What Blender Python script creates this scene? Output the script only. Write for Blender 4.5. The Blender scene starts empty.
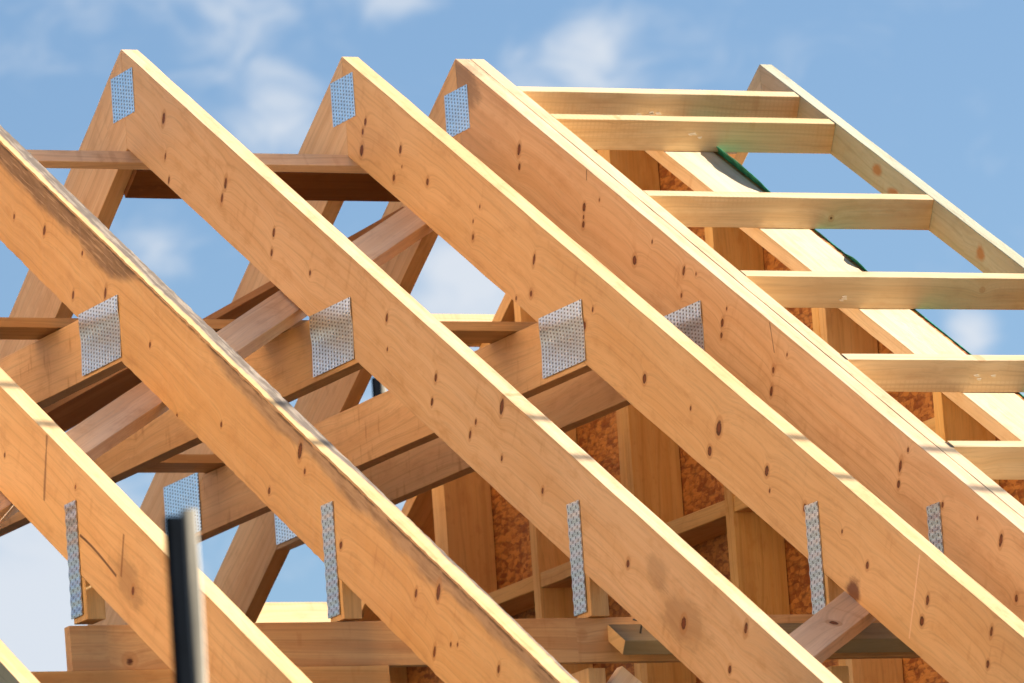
import bpy, math, random
from mathutils import Matrix, Vector
random.seed(7)
C = bpy.context.scene.collection
sc = bpy.context.scene
sin, cos, tan, rad = math.sin, math.cos, math.tan, math.radians

# ---------------------------------------------------------------- node helpers
class NT:
    def __init__(s, nt): s.nt = nt; s.n = nt.nodes; s.l = nt.links
    def new(s, t, **k):
        o = s.n.new(t)
        for a, b in k.items(): setattr(o, a, b)
        return o
    def put(s, sock, v):
        if v is None: return
        if isinstance(v, bpy.types.NodeSocket): s.l.new(v, sock)
        else: sock.default_value = v
    def math(s, op, a, b=None, c=None, clamp=False):
        o = s.new('ShaderNodeMath', operation=op, use_clamp=clamp)
        for i, v in enumerate((a, b, c)): s.put(o.inputs[i], v)
        return o.outputs[0]
    def vec(s, op, a, b=None):
        o = s.new('ShaderNodeVectorMath', operation=op)
        s.put(o.inputs[0], a); s.put(o.inputs[1], b)
        return o.outputs['Value'] if op in ('LENGTH', 'DOT_PRODUCT', 'DISTANCE') else o.outputs[0]
    def ramp(s, v, a, b, lo=0.0, hi=1.0):
        o = s.new('ShaderNodeMapRange', interpolation_type='SMOOTHSTEP')
        for i, x in enumerate((v, a, b, lo, hi)): s.put(o.inputs[i], x)
        return o.outputs[0]
    def mix(s, f, a, b, mode='MIX'):
        o = s.new('ShaderNodeMix', data_type='RGBA', blend_type=mode)
        s.put(o.inputs[0], f); s.put(o.inputs[6], a); s.put(o.inputs[7], b)
        return o.outputs[2]
    def noise(s, v, scale, detail=2.0, rough=0.5, dist=0.0):
        o = s.new('ShaderNodeTexNoise')
        s.put(o.inputs['Vector'], v); o.inputs['Scale'].default_value = scale
        o.inputs['Detail'].default_value = detail; o.inputs['Roughness'].default_value = rough
        o.inputs['Distortion'].default_value = dist
        return o.outputs[0]

def rgb(r, g, b): return (r, g, b, 1.0)

def material(name):
    m = bpy.data.materials.new(name); m.use_nodes = True
    t = NT(m.node_tree)
    return m, t, m.node_tree.nodes['Principled BSDF']

PINE = (.77, .51, .26)
def wood(name, base=PINE, deep=(.61, .33, .13), knots=(), band=.5, grime=0.0, weather=None,
         saw=0.0, generic=1.0, cracks=(), stains=(), splits=(), rough=.62, fleck=.22, ks=5.5):
    m, t, bs = material(name)
    co = t.new('ShaderNodeTexCoord').outputs['Object']
    inf = t.new('ShaderNodeObjectInfo').outputs['Random']
    off = t.new('ShaderNodeCombineXYZ')
    t.put(off.inputs[0], t.math('MULTIPLY', inf, 37.0)); t.put(off.inputs[1], t.math('MULTIPLY', inf, 11.3))
    t.put(off.inputs[2], t.math('MULTIPLY', inf, 53.0))
    sep = t.new('ShaderNodeSeparateXYZ'); t.put(sep.inputs[0], co)
    X, Y, Z = sep.outputs
    # distance to the hand placed knots and to the scattered ones
    dmin = None
    for k in knots:
        s_, h_, r_ = k[:3]; el = k[3] if len(k) > 3 else 1.25
        d = t.vec('SUBTRACT', co, (s_, 0, h_))
        d = t.vec('MULTIPLY', d, (1 / (r_ * .78), 0, 1 / (r_ * el * .82)))
        d = t.vec('LENGTH', d)
        dmin = d if dmin is None else t.math('MINIMUM', dmin, d)
    if generic:
        g = t.vec('ADD', t.vec('MULTIPLY', co, (ks, .05, ks)), off.outputs[0])
        vo = t.new('ShaderNodeTexVoronoi', voronoi_dimensions='3D'); t.put(vo.inputs['Vector'], g)
        vo.inputs['Scale'].default_value = 1.0
        cs = t.new('ShaderNodeSeparateColor'); t.put(cs.inputs[0], vo.outputs['Color'])
        size = t.math('MULTIPLY_ADD', cs.outputs[1], .05, .035)
        dg = t.math('DIVIDE', vo.outputs['Distance'], size)
        dg = t.math('ADD', dg, t.math('MULTIPLY', t.math('GREATER_THAN', cs.outputs[0], .42 * generic), 9.0))
        dmin = dg if dmin is None else t.math('MINIMUM', dmin, dg)
    # grain
    warp = t.noise(t.vec('ADD', t.vec('MULTIPLY', co, (1.1, 6, 6)), off.outputs[0]), 1.0, 2.0, .5)
    wk = t.math('MULTIPLY', t.math('POWER', 2.718, t.math('MULTIPLY', dmin, -.42)), .030)
    zz = t.math('ADD', Z, t.math('ADD', t.math('MULTIPLY', warp, .11), wk))
    yy = t.math('ADD', Y, t.math('MULTIPLY', warp, -.05))
    gv = t.new('ShaderNodeCombineXYZ')
    t.put(gv.inputs[0], t.math('MULTIPLY', X, .55)); t.put(gv.inputs[1], t.math('MULTIPLY', yy, 34)); t.put(gv.inputs[2], t.math('MULTIPLY', zz, 34))
    gvo = t.vec('ADD', gv.outputs[0], off.outputs[0])
    bands = t.noise(gvo, 1.0, 3.0, .55)
    bands = t.ramp(bands, .36, .66)
    gv2 = t.new('ShaderNodeCombineXYZ')
    t.put(gv2.inputs[0], t.math('MULTIPLY', X, 5)); t.put(gv2.inputs[1], t.math('MULTIPLY', yy, 260)); t.put(gv2.inputs[2], t.math('MULTIPLY', zz, 260))
    fib = t.noise(t.vec('ADD', gv2.outputs[0], off.outputs[0]), 1.0, 3.0, .6)
    big = t.noise(t.vec('ADD', t.vec('MULTIPLY', co, (1.6, 4, 7)), off.outputs[0]), 1.0, 4.0, .6)
    # thin dark late-wood lines, sparse
    ln = t.math('SINE', t.math('MULTIPLY', t.math('ADD', t.math('MULTIPLY', zz, 1.0), t.math('MULTIPLY', yy, .6)), 210.0))
    ln = t.math('MULTIPLY', t.ramp(ln, .78, 1.0), t.ramp(big, .36, .60))
    col = t.mix(t.math('MULTIPLY', bands, band), rgb(*base), rgb(*deep))
    col = t.mix(t.math('MULTIPLY', ln, .34 * band + .16), col, rgb(*[c * .62 for c in deep]))
    col = t.mix(t.math('MULTIPLY', t.ramp(fib, .46, .72), .40), col, rgb(*[c * .62 for c in base]))
    col = t.mix(t.math('MULTIPLY', t.ramp(big, .42, .72), .40), col, rgb(*[min(1, c * k) for c, k in zip(base, (.86, .72, .55))]))
    blot = t.noise(t.vec('ADD', t.vec('MULTIPLY', co, (9, 22, 22)), off.outputs[0]), 1.0, 5.0, .65)
    col = t.mix(t.math('MULTIPLY', t.ramp(blot, .50, .72), .42), col, rgb(deep[0] * .85, deep[1] * .8, deep[2] * .8))
    # resin streaks running across the face as flecks
    fl = t.noise(t.vec('ADD', t.vec('MULTIPLY', co, (38, 60, 9)), off.outputs[0]), 1.0, 2.0, .5)
    col = t.mix(t.math('MULTIPLY', t.math('MULTIPLY', t.ramp(fl, .58, .74), t.ramp(big, .42, .62)), fleck), col, rgb(.40, .17, .05))
    if saw:
        w = t.math('SINE', t.math('MULTIPLY', X, 520.0)); w2 = t.math('SINE', t.math('MULTIPLY', Z, 560.0))
        sm = t.math('MULTIPLY', t.ramp(t.math('MAXIMUM', w, w2), .2, 1.0), t.ramp(warp, .42, .58))
        col = t.mix(t.math('MULTIPLY', sm, saw), col, rgb(.42, .25, .11))
    if weather == 'edge':
        nz = t.noise(t.vec('MULTIPLY', co, (3.2, 0, 9)), 1.0, 4.0, .6)
        early = t.ramp(X, 1.50, 1.78, 1.0, 0.0); late = t.ramp(X, 2.06, 2.45)
        depth = t.math('ADD', t.math('MULTIPLY', early, .062), t.math('MULTIPLY', late, .040))
        depth = t.math('ADD', depth, t.math('MULTIPLY', t.math('MULTIPLY_ADD', nz, .11, -.055), t.math('MAXIMUM', early, late)))
        edge = t.ramp(t.math('ADD', Z, depth), -.012, .016)
        nz2 = t.noise(t.vec('MULTIPLY', co, (9, 14, 60)), 1.0, 5.0, .62)
        strk = t.noise(t.vec('MULTIPLY', co, (6, 110, 160)), 1.0, 3.0, .6)
        gcol = t.mix(t.ramp(nz2, .35, .68), t.mix(late, rgb(.24, .15, .09), rgb(.46, .31, .19)), t.mix(late, rgb(.10, .055, .03), rgb(.24, .145, .08)))
        gcol = t.mix(t.ramp(strk, .52, .66), gcol, rgb(.45, .31, .19))
        front = t.math('LESS_THAN', Z, -.004)
        ef = t.math('MULTIPLY', edge, front)
        col = t.mix(t.math('MULTIPLY', ef, .82), col, gcol)
        thin = t.math('MULTIPLY', t.math('MULTIPLY', t.ramp(Z, -.012, -.007), front), t.ramp(nz2, .42, .55))
        col = t.mix(t.math('MULTIPLY', thin, .75), col, rgb(.07, .04, .025))
        topm = t.math('SUBTRACT', 1.0, front)
        ty = t.ramp(t.math('ADD', Y, t.math('ADD', t.math('MULTIPLY_ADD', nz, .030, -.015), t.ramp(X, 2.5, 3.3, .002, -.022))), .013, .021)
        tcol = t.mix(t.ramp(strk, .44, .62), rgb(.13, .105, .085), rgb(.30, .24, .18))
        col = t.mix(t.math('MULTIPLY', t.math('MULTIPLY', topm, ty), .9), col, tcol)
    if grime:
        gn = t.noise(t.vec('ADD', t.vec('MULTIPLY', co, (3, 10, 8)), off.outputs[0]), 1.0, 5.0, .6)
        col = t.mix(t.math('MULTIPLY', t.ramp(gn, .38, .70), grime), col, rgb(.30, .25, .15))
    for (s_, h_, rx, rz, c_, st) in stains:
        d = t.vec('LENGTH', t.vec('MULTIPLY', t.vec('SUBTRACT', co, (s_, 0, h_)), (1 / rx, 0, 1 / rz)))
        d = t.math('ADD', d, t.math('MULTIPLY_ADD', blot, 2.6, -1.3))
        col = t.mix(t.math('MULTIPLY', t.ramp(d, .45, 1.35, 1.0, 0.0), st), col, rgb(*c_))
    # knots
    ring = t.math('MULTIPLY', t.ramp(t.math('SINE', t.math('MULTIPLY', dmin, 5.2)), .1, 1.0), t.ramp(dmin, 1.0, 2.6, .28, 0.0))
    col = t.mix(ring, col, rgb(.40, .17, .05))
    col = t.mix(t.ramp(dmin, .9, 2.0, .45, 0.0), col, rgb(.45, .19, .055))
    kn = t.math('ADD', dmin, t.math('ADD', t.math('MULTIPLY_ADD', fib, .5, -.25), t.math('MULTIPLY_ADD', blot, 1.5, -.75)))
    col = t.mix(t.ramp(kn, .75, 1.10, .95, 0.0), col, t.mix(t.ramp(dmin, .35, .8), rgb(.17, .042, .012), rgb(.075, .016, .005)))
    for (s_, h0, h1, sl, w_, c_) in cracks:       # checks and splits: thin, across the grain in local space
        ds = t.math('ABSOLUTE', t.math('SUBTRACT', X, t.math('MULTIPLY_ADD', Z, sl, s_)))
        ds = t.math('ADD', ds, t.math('MULTIPLY_ADD', blot, .004, -.002))
        mk = t.math('MULTIPLY', t.math('MULTIPLY', t.ramp(ds, 0.0, t.math('MULTIPLY_ADD', blot, w_ * 2.0, w_ * -.35), .85, 0.0), t.math('LESS_THAN', Z, -.003)), t.math('MULTIPLY', t.math('GREATER_THAN', Z, h0), t.math('LESS_THAN', Z, h1)))
        col = t.mix(mk, col, rgb(*c_))
    for (sa, sb, z_) in splits:
        dz_ = t.math('ABSOLUTE', t.math('SUBTRACT', Z, t.math('ADD', z_, t.math('MULTIPLY', t.math('SINE', t.math('MULTIPLY_ADD', X, 12.0, -36.0)), .006))))
        mk = t.math('MULTIPLY', t.ramp(dz_, .0018, .0045, 1.0, 0.0), t.math('MULTIPLY', t.math('GREATER_THAN', X, sa), t.math('LESS_THAN', X, sb)))
        col = t.mix(t.math('MULTIPLY', mk, .9), col, rgb(.10, .04, .02))
    hue = t.new('ShaderNodeHueSaturation')
    t.put(hue.inputs['Color'], col)
    t.put(hue.inputs['Value'], t.math('MULTIPLY_ADD', inf, .16, .92))
    t.put(hue.inputs['Saturation'], t.math('MULTIPLY_ADD', t.math('FRACT', t.math('MULTIPLY', inf, 7.7)), .12, .94))
    t.put(bs.inputs['Base Color'], hue.outputs[0])
    bs.inputs['Roughness'].default_value = rough
    bs.inputs['Specular IOR Level'].default_value = .25
    bmp = t.new('ShaderNodeBump'); bmp.inputs['Strength'].default_value = .35; bmp.inputs['Distance'].default_value = .002
    t.put(bmp.inputs['Height'], t.math('ADD', fib, t.math('MULTIPLY', t.ramp(dmin, .6, 1.3), .8)))
    t.put(bs.inputs['Normal'], bmp.outputs[0])
    return m

def osb(name):
    m, t, bs = material(name)
    co = t.new('ShaderNodeTexCoord').outputs['Object']
    def flakes(sx, sz, rot, seed):
        mp = t.new('ShaderNodeMapping'); t.put(mp.inputs[0], co)
        mp.inputs['Rotation'].default_value = (0, rot, 0); mp.inputs['Scale'].default_value = (sx, 1, sz); mp.inputs['Location'].default_value = (seed, 0, seed)
        nz = t.new('ShaderNodeTexNoise'); t.put(nz.inputs[0], mp.outputs[0]); nz.inputs['Scale'].default_value = .7
        v = t.vec('ADD', mp.outputs[0], t.vec('MULTIPLY', nz.outputs['Color'], (.9, 0, .9)))
        vo = t.new('ShaderNodeTexVoronoi'); t.put(vo.inputs['Vector'], v); vo.inputs['Scale'].default_value = 1
        s = t.new('ShaderNodeSeparateColor'); t.put(s.inputs[0], vo.outputs['Color'])
        return s.outputs[0], vo.outputs['Distance']
    a, da = flakes(36, 84, .5, 3); b, db = flakes(28, 120, -.4, 8); c, dc = flakes(56, 56, .9, 15)
    v = t.math('MULTIPLY_ADD', a, .5, t.math('MULTIPLY_ADD', b, .35, t.math('MULTIPLY', c, .35)))
    col = t.mix(t.ramp(v, .25, .85), rgb(.26, .075, .016), rgb(.58, .25, .06))
    col = t.mix(t.math('MULTIPLY', t.ramp(da, .55, .95), .6), col, rgb(.16, .06, .02))
    col = t.mix(t.math('MULTIPLY', t.ramp(db, .6, .95), .5), col, rgb(.16, .055, .017))
    t.put(bs.inputs['Base Color'], col); bs.inputs['Roughness'].default_value = .6
    bmp = t.new('ShaderNodeBump'); bmp.inputs['Strength'].default_value = .7; bmp.inputs['Distance'].default_value = .004
    t.put(bmp.inputs['Height'], t.math('ADD', v, t.math('MULTIPLY', da, -.6))); t.put(bs.inputs['Normal'], bmp.outputs[0])
    return m

def galvanised(name, px=.0180, pz=.0092, slot=.20, tint=(.80, .92, 1.0), wavy=0.0, metal=.92, ro=.20):
    m, t, bs = material(name)
    co = t.new('ShaderNodeTexCoord').outputs['Object']
    sep = t.new('ShaderNodeSeparateXYZ'); t.put(sep.inputs[0], co)
    X, Y, Z = sep.outputs
    u = t.math('DIVIDE', X, px); colid = t.math('FLOOR', u)
    v = t.math('ADD', t.math('DIVIDE', Z, pz), t.math('MULTIPLY', t.math('FRACT', t.math('MULTIPLY', colid, .5)), 1.0))
    fu = t.math('ABSOLUTE', t.math('SUBTRACT', t.math('FRACT', u), .5)); fv = t.math('ABSOLUTE', t.math('SUBTRACT', t.math('FRACT', v), .5))
    hole = t.math('MULTIPLY', t.ramp(fu, slot - .07, slot + .07, 1, 0), t.ramp(fv, .17, .30, 1, 0))
    lip = t.math('MULTIPLY', t.ramp(fu, slot - .05, slot + .1, 1, 0), t.math('MULTIPLY', t.ramp(fv, .26, .33), t.ramp(fv, .38, .46, 1, 0)))
    nz = t.noise(co, 55, 3, .6)
    col = t.mix(t.ramp(nz, .35, .65), rgb(*tint), rgb(*[c * .82 for c in tint]))
    col = t.mix(t.math('MULTIPLY', lip, .6), col, rgb(.86, .90, .92))
    col = t.mix(t.math('MULTIPLY', hole, .93), col, rgb(.05, .05, .06))
    t.put(bs.inputs['Base Color'], col)
    t.put(bs.inputs['Metallic'], t.math('MULTIPLY', t.math('SUBTRACT', 1.0, hole), metal))
    t.put(bs.inputs['Roughness'], t.math('MULTIPLY_ADD', nz, .2, ro))
    bmp = t.new('ShaderNodeBump'); bmp.inputs['Strength'].default_value = .25; bmp.inputs['Distance'].default_value = .001
    t.put(bmp.inputs['Height'], t.math('SUBTRACT', lip, hole)); t.put(bs.inputs['Normal'], bmp.outputs[0])
    return m

def plain(name, col, rough=.6, metal=0.0, var=.3, scale=8):
    m, t, bs = material(name)
    co = t.new('ShaderNodeTexCoord').outputs['Object']
    n = t.noise(co, scale, 4, .6)
    t.put(bs.inputs['Base Color'], t.mix(t.ramp(n, .35, .7), rgb(*col), rgb(*[c * (1 - var) for c in col])))
    bs.inputs['Roughness'].default_value = rough; bs.inputs['Metallic'].default_value = metal
    return m

# ---------------------------------------------------------------- object helpers
def tag(o, label=None, cat=None, group=None, kind=None):
    if label: o['label'] = label
    if cat: o['category'] = cat
    if group: o['group'] = group
    if kind: o['kind'] = kind
    return o
def empty(name, loc, label, cat, group=None):
    o = bpy.data.objects.new(name, None); C.objects.link(o); o.location = loc
    o.empty_display_size = .1
    return tag(o, label, cat, group)
def link(name, me, mat, mw, parent=None):
    me.materials.append(mat)
    o = bpy.data.objects.new(name, me); C.objects.link(o)
    if parent is not None:
        o.parent = parent
        o.matrix_basis = Matrix.Translation(-Vector(parent.location)) @ mw
    else: o.matrix_basis = mw
    return o
def frame(O, ex, ez):
    ex = Vector(ex).normalized(); ez = Vector(ez); ez = (ez - ex * ez.dot(ex)).normalized(); ey = ez.cross(ex)
    return Matrix(((ex.x, ey.x, ez.x, O[0]), (ex.y, ey.y, ez.y, O[1]), (ex.z, ey.z, ez.z, O[2]), (0, 0, 0, 1)))

def lin(v): return v if callable(v) else (lambda h: v)
def board(name, O, ex, ez, s0, s1, h0, h1, y0, y1, mat, parent=None, ch=.0011, jit=.0006, step=.12, wane=0.0, wseed=0, ycut=None):
    """a sawn board: local X along the grain, Z across its width, Y through its thickness;
    s0 / s1 may be functions of h (mitred ends)"""
    s0, s1 = lin(s0), lin(s1)
    rnd = random.Random(hash((name, round(O[0], 3), round(O[1], 3), round(O[2], 3), round(h0, 3))) & 0xffff)
    n = max(2, int(abs(s1(h1) - s0(h1)) / step) + 1)
    prof = [(y0 + ch, h0), (y1 - ch, h0), (y1, h0 + ch), (y1, h1 - ch), (y1 - ch, h1), (y0 + ch, h1), (y0, h1 - ch), (y0, h0 + ch)]
    vs = []; fs = []
    wr = random.Random(wseed); wn = [wr.random() for _ in range(n + 3)]
    for i in range(n + 1):
        t = i / n
        a = [rnd.uniform(-jit, jit) for _ in range(4)] if 0 < i < n else [0] * 4
        w = 0
        if wane:
            w = wane * (.25 + .75 * (wn[i] ** 1.5)) * (0.4 + .6 * wn[i // 4])
        for j, (y, h) in enumerate(prof):
            yy, hh = y, h
            k = (0, 1, 1, 2, 2, 3, 3, 0)[j]
            hh += a[k]; yy += a[(k + 1) % 4]
            if w and j == 5: yy += w * 1.0; hh -= w * .1
            if w and j == 6: hh -= w * .8
            if w and j == 4: hh -= w * .45 * wn[(i * 2) % n]
            s = s0(h) * (1 - t) + s1(h) * t
            vs.append((s, yy, hh))
    for i in range(n):
        for j in range(8):
            k = (j + 1) % 8
            fs.append((i * 8 + j, i * 8 + k, (i + 1) * 8 + k, (i + 1) * 8 + j))
    fs.append(tuple(reversed(range(8)))); fs.append(tuple(n * 8 + j for j in range(8)))
    me = bpy.data.meshes.new(name); me.from_pydata(vs, [], fs); me.validate(); me.update()
    import bmesh
    b = bmesh.new(); b.from_mesh(me); bmesh.ops.recalc_face_normals(b, faces=b.faces); b.to_mesh(me); b.free()
    return link(name, me, mat, frame(O, ex, ez), parent)

def bow_at(u, n=60):
    tot = 0.0
    for k in range(int(u * n)):
        q = (k + .5) / n; tot += (math.exp(-((q - .64) / .13) ** 2) * .15 - .037) / n
    return tot
def plate(name, O, ex, ez, w, h, mat, parent, th=.0014, wave=0.0, per=.028, bow=0.0, cut=0.0):
    """pressed steel nail plate in its local XZ plane, slightly bowed or ribbed"""
    nx, nz = 8, max(8, int(h / per * 8) if wave else 24)
    vs = []; fs = []
    for side in (0, 1):
        for i in range(nz + 1):
            for j in range(nx + 1):
                x = w * j / nx; z = h * i / nz
                y = (0 if side else -th) - abs(wave) * .5 * (1 + sin(2 * math.pi * z / per)) - (bow_at(z / h) + .014) * h * bow
                vs.append((x, y, z + cut * x))
    N = (nz + 1) * (nx + 1)
    for i in range(nz):
        for j in range(nx):
            a = i * (nx + 1) + j
            fs.append((a, a + 1, a + nx + 2, a + nx + 1)); fs.append((N + a, N + a + nx + 1, N + a + nx + 2, N + a + 1))
    for i in range(nz):
        for j in (0, nx):
            a = i * (nx + 1) + j; b_ = a + nx + 1
            fs.append((a, b_, N + b_, N + a) if j == 0 else (a, N + a, N + b_, b_))
    for j in range(nx):
        for i in (0, nz):
            a = i * (nx + 1) + j; b_ = a + 1
            fs.append((a, N + a, N + b_, b_) if i == 0 else (a, b_, N + b_, N + a))
    me = bpy.data.meshes.new(name); me.from_pydata(vs, [], fs); me.update()
    return link(name, me, mat, frame(O, ex, ez), parent)

def boxm(name, lo, hi, mat, parent=None, ch=.002):
    """axis aligned board, grain along its longest side"""
    d = [hi[i] - lo[i] for i in range(3)]
    ax = d.index(max(d))
    if ax == 1: return board(name, lo, (0, 1, 0), (0, 0, 1), 0, d[1], 0, d[2], -d[0], 0, mat, parent, ch)   # ey = ez x ex = -X
    if ax == 2: return board(name, lo, (0, 0, 1), (1, 0, 0), 0, d[2], 0, d[0], -d[1], 0, mat, parent, ch)   # ey = -Y
    return board(name, lo, (1, 0, 0), (0, 0, 1), 0, d[0], 0, d[2], 0, d[1], mat, parent, ch)

# ---------------------------------------------------------------- materials
KA = [(.336, -.072, .012, 1.6), (.381, -.155, .006, 2), (.425, -.204, .007, 1.6), (.779, -.088, .011, 1.7), (.77, -.133, .009, 1.9), (1.111, -.103, .0085, 1.6), (1.116, -.152, .0085, 1.5),
      (1.359, -.119, .007), (1.834, -.063, .008, 1.7), (1.863, -.131, .005), (2.153, -.096, .009, 1.5), (2.152, -.157, .008, 1.4), (2.405, -.113, .007), (2.385, -.151, .008, 1.7),
      (2.53, -.027, .012, 2.0), (2.571, -.139, .007), (2.808, -.129, .008), (3.293, -.118, .010), (3.61, -.136, .016, 1.2), (3.905, -.032, .011, 1.7), (3.862, -.143, .009)]
KB = [(.899, -.14, .008), (1.103, -.105, .009, 1.7), (1.357, -.072, .006), (1.335, -.185, .009, 1.5), (1.529, -.11, .010, 1.9), (1.838, -.127, .007), (2.055, -.224, .006), (2.312, -.148, .007),
      (2.768, -.04, .013, 1.8), (2.81, -.074, .007), (2.633, -.188, .008), (3.061, -.153, .009), (3.484, -.101, .009, 1.6), (3.595, -.051, .014, 1.7), (3.621, -.182, .010, 1.7), (3.697, -.135, .005),
      (3.731, -.122, .005), (3.951, -.09, .009, 1.6)]
KC = [(.206, -.106, .008, 1.5), (.198, -.136, .009), (.208, -.181, .013, 1.5), (.441, -.1, .009, 1.6), (.465, -.138, .004), (.427, -.181, .010, 1.3), (.631, -.121, .010), (.958, -.074, .005), (.932, -.122, .005),
      (.945, -.158, .009, 1.3), (1.31, -.089, .009, 2.0), (1.323, -.172, .011, 1.1), (1.243, -.212, .006), (1.673, -.087, .006, 1.4), (1.643, -.139, .013, 1.1), (2.009, -.141, .012, 1.2), (2.272, -.119, .006),
      (2.432, -.107, .018, 1.2), (2.404, -.177, .014, 1.0), (2.707, -.112, .012, 1.2), (2.737, -.149, .005), (2.922, -.121, .012, 1.2), (3.267, -.128, .009), (3.572, -.092, .010, 1.5), (3.563, -.146, .012, 1.1),
      (3.884, -.044, .009, 1.7), (3.894, -.117, .010, 1.1), (3.12, -.103, .005)]
KD = [(.462, -.089, .012, 1.6), (.48, -.128, .008), (.886, -.095, .010, 1.3), (.892, -.119, .006), (.897, -.137, .010, 1.2), (.966, -.048, .005), (1.213, -.119, .014, 1.1), (1.489, -.05, .009, 1.6), (1.293, -.043, .005),
      (1.557, -.033, .005), (1.498, -.109, .007), (1.738, -.093, .009, 1.5), (1.744, -.123, .008), (1.749, -.053, .005), (2.099, -.043, .005), (2.042, -.102, .010), (2.05, -.152, .010, 1.6), (2.752, -.076, .010, 2),
      (2.759, -.121, .009), (2.776, -.029, .006), (2.985, -.085, .007), (3.284, -.056, .011, 1.7), (3.158, -.051, .005), (3.40, -.15, .010)]
KF = [(2.57, -.134, .006), (3.397, -.14, .010), (3.0, -.05, .006), (2.1, -.09, .007)]
DK = (.055, .022, .010)
M = {}
M['A'] = wood('pine_rafter_middle', knots=KA, generic=0, base=(.78, .53, .30), band=.32, stains=[(3.61, -.13, .13, .06, (.34, .19, .085), .55), (3.45, -.08, .06, .035, (.36, .21, .10), .45)])
M['B'] = wood('pine_rafter_weathered', knots=KB, generic=0, base=(.77, .49, .23), weather='edge', band=.45)
M['C'] = wood('pine_rafter_golden', knots=KC, generic=0, base=(.78, .50, .245), band=.35, stains=[(3.22, -.205, .035, .028, (.14, .045, .02), .9)],
              cracks=[(3.500, -.205, -.012, -.09, .0075, (.90, .62, .38))])
M['D'] = wood('pine_rafter_streaked', knots=KD, generic=0, base=(.75, .50, .28), deep=(.60, .33, .15), band=.5,
              cracks=[(1.979, -.062, -.001, -.86, .008, (.13, .05, .025)), (.865, -.028, .002, -.4, .007, DK)], stains=[(.06, -.04, .10, .05, (.26, .15, .075), .7)])
M['plank_knot'] = wood('pale_pine_with_ring_knot', base=(.86, .66, .45), deep=(.68, .46, .27), band=.5, generic=0, knots=[(1.13, -.055, .015, 1.0)])
M['D2'] = wood('pale_rafter', base=(.76, .53, .29), deep=(.62, .36, .16), band=.35)
M['F'] = wood('pine_rafter_split', knots=KF, generic=0, base=(.77, .49, .23), band=.35, cracks=[(2.797, -.144, .002, -.25, .016, (.20, .085, .035)), (3.295, -.137, -.045, -.19, .014, (.22, .09, .03))], splits=[(3.06, 3.295, -.143)],
              stains=[(3.36, -.13, .085, .05, (.33, .19, .085), .6)])
M['pine'] = wood('pine_timber')
M['collar'] = wood('pine_collar', base=(.74, .475, .235), deep=(.58, .31, .125), band=.4, generic=.8, fleck=.6)
M['plank'] = wood('grey_pink_pine', base=(.88, .70, .50), deep=(.70, .48, .28), band=.5, grime=.0)
M['stud'] = wood('stud_pine', base=(.70, .45, .19), deep=(.58, .30, .09), band=.45, generic=1.1)
M['outlooker'] = wood('outlooker_spruce', base=(.66, .49, .275), deep=(.54, .35, .17), band=.55, saw=.22, generic=1.2, ks=9.0)
M['barge'] = wood('greenish_treated_pine', base=(.52, .47, .33), deep=(.42, .36, .22), band=.5, generic=1.2, grime=.25, stains=[(.75, -.035, .028, .016, (.42, .17, .05), .85), (.86, -.06, .035, .014, (.42, .17, .05), .85), (1.36, -.045, .025, .022, (.42, .17, .05), .85)])
M['green'] = wood('treated_batten_pine', base=(.26, .20, .105), deep=(.19, .13, .06), band=.6, grime=.35)
M['ochre'] = wood('weathered_brown_beam', base=(.64, .39, .175), deep=(.46, .22, .08), band=.6, generic=1.2, fleck=.4)
M['dark'] = wood('shade_dark_plank', base=(.20, .085, .03), deep=(.11, .04, .015), band=.6)  # base darkened to carry the shade on the plank's down-turned face
M['umber'] = wood('underside_shade_board', base=(.40, .20, .08), deep=(.26, .11, .04), band=.6)  # browned down too, imitating shade on the board's underside
M['plate'] = galvanised('punched_galvanised_steel')
M['strap'] = galvanised('ribbed_galvanised_steel', px=.014, pz=.0150, slot=.16, tint=(.66, .68, .70), ro=.22)
M['osb'] = osb('oriented_strand_board')

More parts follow.
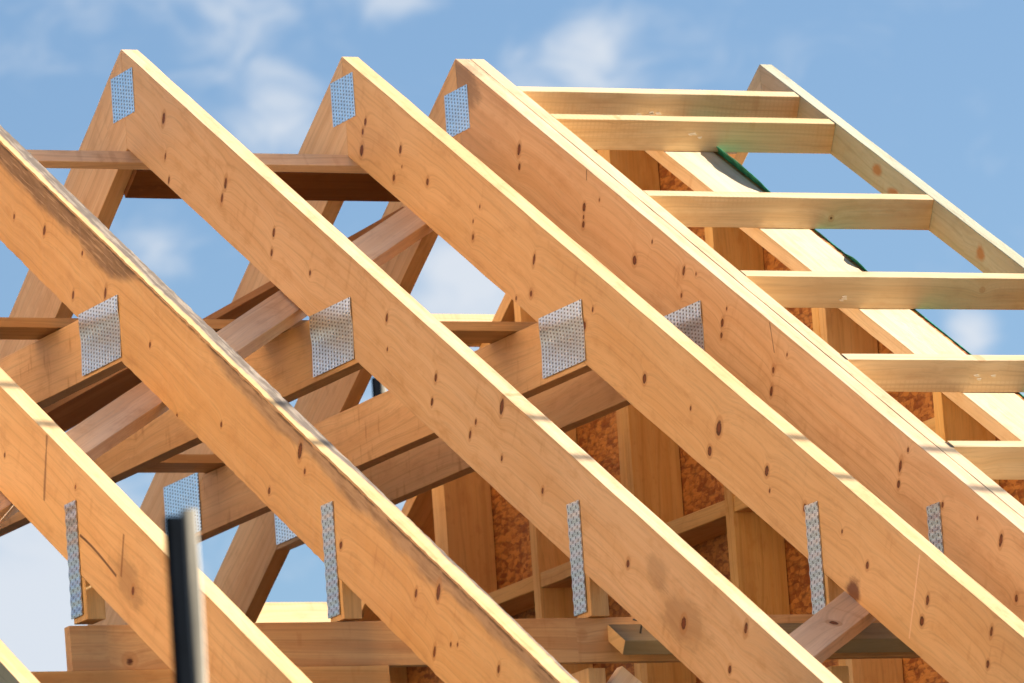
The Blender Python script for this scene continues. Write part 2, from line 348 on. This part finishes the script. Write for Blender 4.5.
# ---------------------------------------------------------------- roof trusses
TH = .046
ZC = -.897; HC = .155
NMAT = {}
def truss(name, label, y, x0, z0, pr, pl, d, mr, th=TH, zc=ZC, hc=HC, plates='rcls', left=-2.75, ml='pine', group='roof trusses in a row along the ridge', wane=0.0, dz=0.0, post=True, tail=4.35, xp=(2.49, 2.57)):
    t = empty(name, (0, y, 0), label, 'roof truss', group)
    O = (x0, y, z0)
    exr, ezr = (cos(pr), 0, -sin(pr)), (sin(pr), 0, cos(pr))
    exl, ezl = (-cos(pl), 0, -sin(pl)), (-sin(pl), 0, cos(pl))
    tr, tl = tan(pr), tan(pl)
    board('rafter', O, exr, ezr, lambda h: -h * tr + .0014, lambda h: tail, -d, 0, 0, th, M[mr], t, wane=wane, step=.022 if wane else .12, jit=.0009 if wane else .0006, wseed=4)
    board('rafter', O, exl, ezl, lambda h: -h * tl + .0006, lambda h: -left / cos(pl) - h * tl, -d, 0, -th, 0, M[ml], t)
    zr = z0 - d / cos(pr); zl = z0 - d / cos(pl)
    # collar between the rafters, its ends cut to their undersides
    f1 = lambda h: x0 + (zr - (zc + h)) / tr - .001
    f0 = lambda h: x0 - (zl - (zc + h)) / tl + .001
    board('collar_beam', (0, y, zc), (1, 0, 0), (0, 0, 1), f0, f1, -hc, 0, .001, th - .001, M['collar'], t)
    if post:
        a, b = xp
        board('post', (a, y, 0), (0, 0, -1), (1, 0, 0), lambda h: -(zr - tr * (a + h - x0)) + .001, 1.850, 0, b - a, .001, th - .001, M['stud'], t)
    yf = -.0006
    if 'r' in plates:
        zt = -.172 + dz
        plate('nail_plate', (-.075, y + yf, zt), (1, 0, 0), (0, 0, 1), .145, .114, M['plate'], t)
    if 'c' in plates: plate('nail_plate', (1.098, y + yf, -1.040), (1, 0, 0), (0, 0, 1), .250, .149, M['plate'], t, bow=1.0)
    if 'l' in plates: plate('nail_plate', (-1.372, y + yf, -1.040), (1, 0, 0), (0, 0, 1), .246, .156, M['plate'], t)
    if 's' in plates: plate('strap_plate', (xp[0] - .004, y + yf, -1.838), (1, 0, 0), (0, 0, 1), .066, .254, M['strap'], t, wave=.0018, per=.030)
    return t

truss('roof_truss', 'pine roof truss of which only a rafter corner shows at the bottom left', -1.812, 0, 0, .529, .526, .22, 'pine')
truss('roof_truss', 'pine roof truss with a dark split beside its strap, at the left beam end', -1.2124, -.018, -.0034, .5269, .5256, .2193, 'F')
truss('roof_truss', 'pine roof truss with a waney grey weathered top edge along its rafter', -.5966, .0073, .0014, .5338, .5256, .2254, 'B', zc=-.9, hc=.148, wane=.0013, xp=(2.476, 2.552))
truss('roof_truss', 'pine roof truss with the leftmost visible peak and a blue-tinted plate at its apex', -.0027, .0005, .0033, .5310, .5294, .2202, 'A')
truss('roof_truss', 'golden pine roof truss with the middle of the three plated peaks and many dark knots', .6011, .004, -.0037, .5311, .5261, .2242, 'C', xp=(2.472, 2.548))
truss('roof_truss', 'front ply of the doubled pine roof truss beside the gable ladder, plate at its peak', .9176, .0045, -.0032, .5330, .5231, .214, 'D', th=.043, dz=-.026, xp=(2.46, 2.53))
tag(board('doubling_rafter', (.0045, .9611, -.0032), (cos(.5330), 0, -sin(.5330)), (sin(.5330), 0, cos(.5330)), lambda h: -h * tan(.5330), 4.35, -.214, 0, 0, .0385, M['D2']), 'pale extra rafter doubled against the rightmost plated truss, outlookers butting into it', 'rafter')

# ---------------------------------------------------------------- long timbers tied through the trusses
PR, PL, D = .5313, .5256, .2215
dn = Vector((cos(PR), 0, -sin(PR))); nr = Vector((sin(PR), 0, cos(PR)))
dl = Vector((-cos(PL), 0, -sin(PL))); nl = Vector((-sin(PL), 0, cos(PL)))
# ridge batten: against the undersides of the left rafters, right under the apex
o = board('ridge_batten', Vector((0, -2.2, -.2585)), (0, 1, 0), tuple(-nl), 0, 3.10, 0, .038, -.029, 0, M['plank'])
o.matrix_basis = frame((0, -2.2, -.2585), (0, 1, 0), tuple(-nl)) @ Matrix.Translation((0, 0, 0))
tag(o, 'slim pine batten running level just under the truss peaks', 'batten')
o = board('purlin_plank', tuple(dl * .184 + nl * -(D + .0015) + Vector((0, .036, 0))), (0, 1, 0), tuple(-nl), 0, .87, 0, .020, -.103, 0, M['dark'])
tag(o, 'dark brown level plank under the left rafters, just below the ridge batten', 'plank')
o = board('collar_binder', (.955, -2.3, ZC + .0015), (0, 1, 0), (0, 0, 1), 0, 3.2, 0, .024, 0, .16, M['ochre'])
tag(o, 'level pine binder board lying on the collar beams, right-hand side under the plated rafters', 'board')
o = board('collar_binder', (-.925, -2.3, ZC + .0015), (0, 1, 0), (0, 0, 1), 0, 3.2, 0, .024, 0, .15, M['ochre'])
tag(o, 'level binder board lying on the far left-hand ends of the collar beams', 'board')

def flat_brace(sa, ya, sb, yb, w, th, mat, label):
    # laid flat against the undersides of the right rafters; (s, y) is its upper edge in the plane of the slope
    h = -(D + .002)
    P = dn * sa + nr * h + Vector((0, ya, 0)); Q = dn * sb + nr * h + Vector((0, yb, 0))
    ex = (Q - P).normalized(); ez = -dn; ez = (ez - ex * ex.dot(ez)).normalized(); ey = ez.cross(ex)
    y0, y1 = (0, th) if ey.dot(nr) < 0 else (-th, 0)
    o = board('diagonal_brace', tuple(P), tuple(ex), tuple(ez), 0, (Q - P).length, -w, 0, y0, y1, mat)
    return tag(o, label, 'brace')
flat_brace(1.178 + 1.085 * 1.9, -1.9, .46, .665, .092, .036, M['plank'], 'long diagonal brace with pale broad face, rising from lower left to the middle peak')
flat_brace(3.795 + .35, -.35, 3.145, .64, .095, .036, M['plank_knot'], 'short pale diagonal brace with a ringed knot, between two rafters at bottom right')
# second brace, laid flat under the left rafters
a = dl * 1.185 + nl * -(D + .0015); a.y = .02
b = dl * .325 + nl * -(D + .0015); b.y = .82
ex = (b - a).normalized()
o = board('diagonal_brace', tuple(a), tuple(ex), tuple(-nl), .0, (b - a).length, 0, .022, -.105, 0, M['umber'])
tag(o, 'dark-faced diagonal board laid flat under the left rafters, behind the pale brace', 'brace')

# ---------------------------------------------------------------- eaves beam, lower beam, studs, stub
o = board('eaves_beam', (2.552, -1.246, -1.962), (0, 1, .0085), (0, 0, 1), 0, 2.55, 0, .1, 0, .032, M['ochre'])
tag(o, 'brown level eaves beam carrying the truss posts along the bottom of the photo', 'beam')
o = board('lower_eaves_beam', (2.560, -1.372, -2.1575), (0, 1, .0085), (0, 0, 1), 0, .875, 0, .194, 0, .040, M['ochre'])
tag(o, 'second brown beam directly beneath the eaves beam at bottom left', 'beam')
for yy, lab in ((-.011, 'pale wall stud under the eaves beam beside the slanting offcut at the bottom'), (.595, 'grey-brown wall stud under the eaves beam, lower right beneath the ringed-knot brace')):
    o = boxm('wall_stud', (2.42, yy, -4.3), (2.548, yy + .044, -1.965), M['stud']); tag(o, lab, 'stud', 'studs under the eaves beam')
o = board('slanting_offcut', (2.50, .083, -1.958), (0, -.64, -.77), (0, .77, -.64), 0, .5, -.0, .085, -.03, .0, M['plank'])
tag(o, 'slanting pinkish offcut board under the eaves beam at the bottom edge', 'offcut')
t = empty('treated_batten', (2.552, .045, -1.866), 'grey-green treated batten with a pale sawn end and a bent nail, beside the eaves beam', 'batten')
board('batten_board', (2.554, .045, -1.867), (0, 1, 0), tuple(nr), 0, 1.23, -.035, 0, -.098, 0, M['green'], t)
# pale sawn end grain
me = bpy.data.meshes.new('sawn_end')
import bmesh
def slab(name, quad, n, th, mat, parent):
    n = Vector(n).normalized() * th; q = [Vector(p) for p in quad]
    vs = q + [p + n for p in q]
    fs = [(3, 2, 1, 0), (4, 5, 6, 7)] + [(i, (i + 1) % 4, (i + 1) % 4 + 4, i + 4) for i in range(4)]
    me = bpy.data.meshes.new(name); me.from_pydata([tuple(v) for v in vs], [], fs); me.update()
    b = bmesh.new(); b.from_mesh(me); bmesh.ops.recalc_face_normals(b, faces=b.faces); b.to_mesh(me); b.free()
    return link(name, me, mat, Matrix.Identity(4), parent)
Pq = Vector((2.554, .0449, -1.867))
slab('sawn_end', [Pq + dn * .001 - nr * .001, Pq + dn * .097 - nr * .001, Pq + dn * .097 - nr * .034, Pq + dn * .001 - nr * .034], (0, -1, 0), .0015, wood('end_grain', base=(.72, .52, .27), deep=(.6, .38, .17), generic=0, knots=[(9, 9, .01)]), t)
def tube(name, pts, r, mat, parent=None, n=8):
    vs = []; fs = []
    pts = [Vector(p) for p in pts]
    for i, p in enumerate(pts):
        d = (pts[min(i + 1, len(pts) - 1)] - pts[max(i - 1, 0)]).normalized()
        u = d.orthogonal().normalized(); v = d.cross(u)
        for k in range(n):
            a_ = 2 * math.pi * k / n; vs.append(tuple(p + u * r * cos(a_) + v * r * sin(a_)))
    for i in range(len(pts) - 1):
        for k in range(n): fs.append((i * n + k, i * n + (k + 1) % n, (i + 1) * n + (k + 1) % n, (i + 1) * n + k))
    fs.append(tuple(reversed(range(n)))); fs.append(tuple((len(pts) - 1) * n + k for k in range(n)))
    me = bpy.data.meshes.new(name); me.from_pydata(vs, [], fs); me.update()
    return link(name, me, mat, Matrix.Identity(4), parent)
steel = plain('dark_nail_steel', (.10, .10, .10), .4, .8)
P0 = Pq + dn * .055 + Vector((0, .055, 0))
tube('bent_nail', [P0 - nr * .01, P0 + nr * .022, P0 + nr * .030 + Vector((0, -.006, 0)), P0 + nr * .030 + Vector((0, -.020, 0)) - dn * .008], .0022, steel, t)

# ---------------------------------------------------------------- gable wall
gw = empty('gable_wall', (0, 1.318, -2.6), 'timber stud gable wall with orange strand board sheathing, under the gable ladder', 'wall')
HG = -.0855; YG0, YG1 = 1.318, 1.458
tr, tl = tan(PR), tan(PL)
board('top_plate', (0, YG0, 0), tuple(dn), tuple(nr), lambda h: -h * tr + .0006, 4.2, HG - .037, HG, 0, YG1 - YG0, wood('plate_pine', base=(.70, .53, .33), deep=(.58, .38, .19), band=.4, generic=1.5), gw)
board('top_plate', (0, YG0, 0), tuple(dl), tuple(nl), lambda h: -h * tl + .0006, 3.4, HG - .037, HG, -(YG1 - YG0), 0, M['stud'], gw)
def zu(x):  # underside of the top plate
    return (HG - .037) / cos(PR) - abs(x) * tan(PR)
def stud(x0, x1, zb=-3.2):
    zt = lambda x: zu(x) - .001
    board('stud', (x0, YG0, 0), (0, 0, -1), (1, 0, 0), lambda h: -zt(x0 + h), -zb, 0, x1 - x0, .0015, YG1 - YG0 - .0015, M['stud'], gw)
SX = [(-.037, .0), (.001, .038), (.565, .610), (1.132, 1.169), (1.170, 1.207), (1.744, 1.789), (2.344, 2.389), (-.620, -.580), (-1.234, -1.195), (-1.194, -1.151), (-1.83, -1.79), (2.95, 2.99)]
for a_, b_ in SX: stud(a_, b_)
xs = sorted([s for s in SX])
nog = [(-1.149, -.622), (-.578, -.039), (.040, .563), (.612, 1.130), (1.209, 1.742), (1.791, 2.342), (-1.788, -1.236)]
for a_, b_ in nog:
    for zt in (-1.246, -2.05):
        if zt < zu(max(abs(a_), abs(b_))) - .05 : boxm('nogging', (a_ + .001, YG0 + .004, zt - .040), (b_ - .001, YG1 - .004, zt), M['stud'], gw)
# upper short nogging above the collar line, beside the centre studs
def sheet(name, poly, y0, y1, mat, parent):
    n = len(poly)
    vs = [(x, y0, z) for x, z in poly] + [(x, y1, z) for x, z in poly]
    fs = [tuple(range(n)), tuple(range(2 * n - 1, n - 1, -1))] + [(i, (i + 1) % n, (i + 1) % n + n, i + n) for i in range(n)]
    me = bpy.data.meshes.new(name); me.from_pydata(vs, [], fs)
    b = bmesh.new(); b.from_mesh(me); bmesh.ops.recalc_face_normals(b, faces=b.faces); b.to_mesh(me); b.free()
    return link(name, me, mat, Matrix.Identity(4), parent)
def zg(x): return HG / cos(PR) - abs(x) * tan(PR) - .003
o = sheet('sheathing', [(-3.2, -3.2), (3.6, -3.2), (3.6, zg(3.6)), (0, zg(0)), (-3.2, zg(3.2))], YG1 + .0005, YG1 + .0125, M['osb'], gw)
o.parent = gw; o.matrix_basis = Matrix.Translation(-Vector(gw.location))
# green membrane folded over the outer edge
mm, mt, mb = material('green_breather_membrane')
co = mt.new('ShaderNodeTexCoord').outputs['Object']
mt.put(mb.inputs['Base Color'], mt.mix(mt.ramp(mt.noise(co, 30, 3), .4, .6), rgb(.03, .30, .15), rgb(.015, .17, .09)))
mb.inputs['Roughness'].default_value = .45
vs = []; fs = []; n = 130; rr = random.Random(3)
cur = [(.0, -.001), (.30, .000), (.40, .004), (.50, .017), (.60, .020), (.72, .016), (.80, .006), (.95, .000), (1.26, -.001), (1.30, .008), (1.34, .008), (1.38, .000), (1.9, -.002), (3.9, -.002)]
def interp(s):
    for (a_, va), (b_, vb) in zip(cur, cur[1:]):
        if a_ <= s <= b_:
            k = (s - a_) / (b_ - a_); k = k * k * (3 - 2 * k); return va + (vb - va) * k
    return -.002
for i in range(n + 1):
    s = .18 + 3.4 * i / n
    up = interp(s) + rr.uniform(-.0008, .0008)
    lean = -up * .55
    base = dn * s + nr * HG
    for (yy, hh) in ((YG1 + .0150, -.20), (YG1 + .0150, -.006), (YG1 + .013 + lean * .3, up * .4), (YG1 + .012 + lean, up), (YG1 + .0135 + lean, up + .0012), (YG1 + .0150 + lean * .3, up * .4), (YG1 + .0168, -.006), (YG1 + .0168, -.20)):
        p = base + nr * hh; vs.append((p.x, yy, p.z))
for i in range(n):
    for j in range(8):
        k = (j + 1) % 8; fs.append((i * 8 + j, i * 8 + k, (i + 1) * 8 + k, (i + 1) * 8 + j))
fs.append(tuple(range(8))); fs.append(tuple(n * 8 + j for j in range(7, -1, -1)))
me = bpy.data.meshes.new('membrane'); me.from_pydata(vs, [], fs); me.update()
for p in me.polygons: p.use_smooth = True
o = link('wall_membrane', me, mm, Matrix.Identity(4)); tag(o, 'green breather membrane edge curling up over the outer side of the gable wall', 'membrane')

# ---------------------------------------------------------------- gable ladder: outlookers and barge rafters
YA, YB = 1.0015, 1.789
places = ['uppermost outlooker on the right slope, nearest the peak, with a split bright knot', 'second outlooker from the peak on the right slope, bright nail hole in its middle', 'third outlooker down the right slope, over the green membrane',
          'fourth outlooker down the right slope, with a fine grid of saw marks', 'fifth outlooker down the right slope, cut by the right edge of the photo', 'lowest outlooker on the right slope, at the right edge']
rnd = random.Random(5)
flat = plain('fresh_split_wood', (.80, .68, .48), .7)
for i, s in enumerate((.256, .476, 1.071, 1.665, 2.255, 2.843)):
    O = dn * s + Vector((0, YA, 0))
    # local: X along +Y, Z = slope normal, ey = nr x Y
    t = empty('outlooker', tuple(O), places[i], 'outlooker', 'outlookers of the gable ladder')
    o = board('outlooker_board', tuple(O), (0, 1, 0), tuple(nr), 0, YB - YA, HG + .001, -.0025, 0, .038, M['outlooker'], t)
    # which way is ey? (nr x Y)= points up-slope or down-slope; front face must sit at s
    if i in (0, 1, 3, 4):     # splintered nail hole on the down-slope face
        for _ in range(3 if i else 6):
            yy = {0: .36, 1: .40, 3: .24, 4: .36}[i] + rnd.uniform(-.03, .03); hh = {0: -.062, 1: -.045, 3: -.062, 4: -.05}[i] + rnd.uniform(-.006, .006)
            p = O + Vector((0, yy, 0)) + nr * hh + dn * .0002
            q = [p, p + Vector((0, rnd.uniform(.006, .016), 0)), p + Vector((0, .008, 0)) + nr * .006, p - Vector((0, .004, 0)) + nr * .004]
            e = slab('splinter', q, tuple(dn), .0018, flat, t); e.matrix_basis = Matrix.Translation(-Vector(t.location))
for i, s in enumerate((.256, 1.0, 1.62, 2.212)):
    O = dl * s + Vector((0, YA, 0))
    o = board('outlooker', tuple(O), (0, 1, 0), tuple(nl), 0, YB - YA, HG + .001, 0, 0, .038, M['outlooker'])
    tag(o, ['outlooker high on the hidden left slope behind the right rafters', 'outlooker on the left slope level with the collar binder', 'outlooker on the left slope hidden behind the weathered rafter',
            'sunlit pale outlooker on the left slope, seen low just above the eaves beam'][i], 'outlooker', 'outlookers of the gable ladder')
t = empty('barge_rafters', (0, YB, 0), 'pair of grey-green barge rafters forming the outermost peak, clear against the sky', 'barge rafter')
tr, tl = tan(PR), tan(PL)
board('barge_board', (-.006, YB + .001, .002), tuple(dn), tuple(nr), lambda h: -h * tr + .0006, 4.2, -.084, 0, 0, .036, M['barge'], t)
board('barge_board', (-.006, YB + .001, .002), tuple(dl), tuple(nl), lambda h: -h * tl + .0006, 3.2, -.084, 0, -.036, 0, M['barge'], t)

# ---------------------------------------------------------------- posts outside the roof
blackp = plain('black_post_paint', (.006, .008, .011), .9, 0, .4, 14)
blackp.node_tree.nodes['Principled BSDF'].inputs['Specular IOR Level'].default_value = .05
cream = plain('cream_batten', (.36, .29, .19), .6, 0, .2, 10)
def outer_post(x, y, ztop, label, zb=-6.3, k=1.0):
    # x, y: front left corner of the black sleeve
    t = empty('site_post', (x, y, zb), label, 'post', 'black posts standing clear of the roof')
    boxm('post_sleeve', (x, y, zb), (x + .018 * k, y + .030 * k, ztop), blackp, t, ch=.003)
    boxm('batten_strip', (x - .004 * k, y + .0305 * k, zb), (x + .014 * k, y + .052 * k, ztop + .010), cream, t, ch=.003)
outer_post(10.102, -4.098, -2.890, 'out-of-focus black post with a cream strip in the foreground at bottom left', k=.83)
outer_post(-8.277, 4.246, .694, 'distant blurred black post glimpsed through a gap under the leftmost plated collar')

# ---------------------------------------------------------------- scaffold beyond the gable: its two rails throw the soft bands on the rafter tops
scf = empty('scaffold_rails', (3.7, 7.6, -6.3), 'pair of galvanised scaffold rails beyond the gable, outside the photo', 'scaffold')
gal = plain('scaffold_galvanising', (.45, .46, .47), .4, .8)
HR = 1.75; k_ = .35 / .92; ys = HR / k_
def rail_pt(s0_, y): return dn * (s0_ + .18 * (y - ys)) + nr * HR + Vector((0, y, 0))
for s0_ in (2.66, 2.915):
    e = tube('rail', [rail_pt(s0_, yy) for yy in (3.2, 4, 6, 8.4)], .015, gal, scf, 16); e.matrix_basis = Matrix.Translation(-Vector(scf.location))
for yy in (8.2,):
    for s0_ in (2.66, 2.915):
        p_ = rail_pt(s0_, yy) + Vector((0, .05, 0))
        e = tube('standard', [(p_.x, p_.y, -6.3), (p_.x, p_.y, p_.z + .3)], .015, gal, scf, 16); e.matrix_basis = Matrix.Translation(-Vector(scf.location))
# ---------------------------------------------------------------- ground
tag(boxm('bounce_blocking_deck', (-2.9, -2.4, -2.62), (2.35, 1.31, -2.60), wood('bounce_blocker_dark', base=(.14, .08, .04), deep=(.10, .05, .02))), kind='structure')  # unseen dark deck, added to cut bounce light onto the rafter undersides
gm, gt, gb = material('site_gravel')
co = gt.new('ShaderNodeTexCoord').outputs['Object']
gt.put(gb.inputs['Base Color'], gt.mix(gt.ramp(gt.noise(co, 3, 6), .4, .6), rgb(.06, .05, .035), rgb(.03, .03, .02)))
gb.inputs['Roughness'].default_value = .95
me = bpy.data.meshes.new('ground'); R_ = 3000
me.from_pydata([(-R_, -R_, -6.3), (R_, -R_, -6.3), (R_, R_, -6.3), (-R_, R_, -6.3)], [], [(0, 1, 2, 3)])
tag(link('ground', me, gm, Matrix.Identity(4)), kind='structure')

# ---------------------------------------------------------------- light and sky
sd = (nr * .35 + Vector((0, .92, 0)) + dn * -.004).normalized()          # towards the sun
el = math.asin(sd.z); az = math.atan2(sd.x, sd.y)  # azimuth from +Y towards +X
L = bpy.data.lights.new('sun', 'SUN'); L.energy = 5.0; L.angle = rad(.53); L.color = (1, .975, .94)
lo = bpy.data.objects.new('sun', L); C.objects.link(lo); lo.rotation_euler = sd.to_track_quat('Z', 'Y').to_euler()
w = bpy.data.worlds.new('World'); sc.world = w; w.use_nodes = True
t = NT(w.node_tree); bg = w.node_tree.nodes['Background']
sky = t.new('ShaderNodeTexSky', sky_type='NISHITA'); sky.sun_disc = False
sky.sun_elevation = el; sky.sun_rotation = az; sky.altitude = 100; sky.air_density = 1.0; sky.dust_density = .6; sky.ozone_density = 2.0
dirv = t.vec('NORMALIZE', t.new('ShaderNodeTexCoord').outputs['Generated'])
sp = t.new('ShaderNodeSeparateXYZ'); t.put(sp.inputs[0], dirv)
cv = t.vec('MULTIPLY', dirv, (1, 1, 1.5))
n1 = t.noise(cv, 110.0, 10, .64, .9)
n2 = t.noise(t.vec('ADD', cv, (5.2, 1.3, 7.7)), 38.0, 4, .5)
dens = t.math('ADD', t.math('MULTIPLY', n1, .55), t.math('MULTIPLY', n2, .45))
def blob(d, r, k):
    q = t.vec('DISTANCE', dirv, Vector(d).normalized())
    return t.math('MULTIPLY', t.ramp(q, 0.0, r, 1.0, 0.0), k)
BL = [((-.9240, .3600, .140), .030, .62), ((-.9100, .3737, .1825), .0085, .24), ((-.8976, .4042, .1762), .014, .42), ((-.8755, .4559, .1679), .0055, .34), ((-.871, .461, .160), .008, .30),
      ((-.8870, .4170, .2005), .0085, .24), ((-.8905, .4105, .1985), .006, .14), ((-.8708, .4563, .1919), .0035, .12), ((-.9023, .3858, .1956), .009, .22), ((-.9035, .3810, .207), .012, .22), ((-.9082, .3675, .2084), .008, .10), ((-.8947, .3979, .2085), .007, .22),
      ((-.903, .396, .156), .014, .22), ((-.9060, .3870, .1835), .008, .12)]
tot = dens
for b_ in BL: tot = t.math('ADD', tot, blob(*b_))
cl = t.ramp(tot, .50, .90)
horizon = t.ramp(sp.outputs[2], -.02, .35, .35, 0.0)
skyc = t.mix(1.0, sky.outputs[0], rgb(.63, .69, .79), 'MULTIPLY')
cc = t.mix(cl, skyc, rgb(3.5, 3.8, 4.2))
t.put(bg.inputs[0], cc); bg.inputs[1].default_value = .05

# ---------------------------------------------------------------- camera
r = ((0.40370959348946595, 0.9122813442059227, -0.06900226908156859), (0.18346211089073244, -0.006835583845070159, 0.9830030155910071), (-0.8963036416260322, 0.4095070497651194, 0.17012865190960985))
cam = bpy.data.cameras.new('camera'); co_ = bpy.data.objects.new('camera', cam); C.objects.link(co_)
p = (20.630538559901833, -8.401555593850011, -4.65578459509424)
co_.matrix_world = Matrix(((r[0][0], r[1][0], -r[2][0], p[0]), (r[0][1], r[1][1], -r[2][1], p[1]), (r[0][2], r[1][2], -r[2][2], p[2]), (0, 0, 0, 1)))
cam.sensor_width = 36; cam.lens = 36 * 8998.95 / 1024; cam.clip_start = .1; cam.clip_end = 20000
cam.dof.use_dof = True; cam.dof.focus_distance = 21.3; cam.dof.aperture_fstop = 13
sc.camera = co_
sc.view_settings.view_transform = 'Standard'; sc.view_settings.look = 'None'; sc.view_settings.exposure = 2.04; sc.view_settings.gamma = 1
sc.render.engine = 'CYCLES'
sc.cycles.max_bounces = 10; sc.cycles.diffuse_bounces = 6
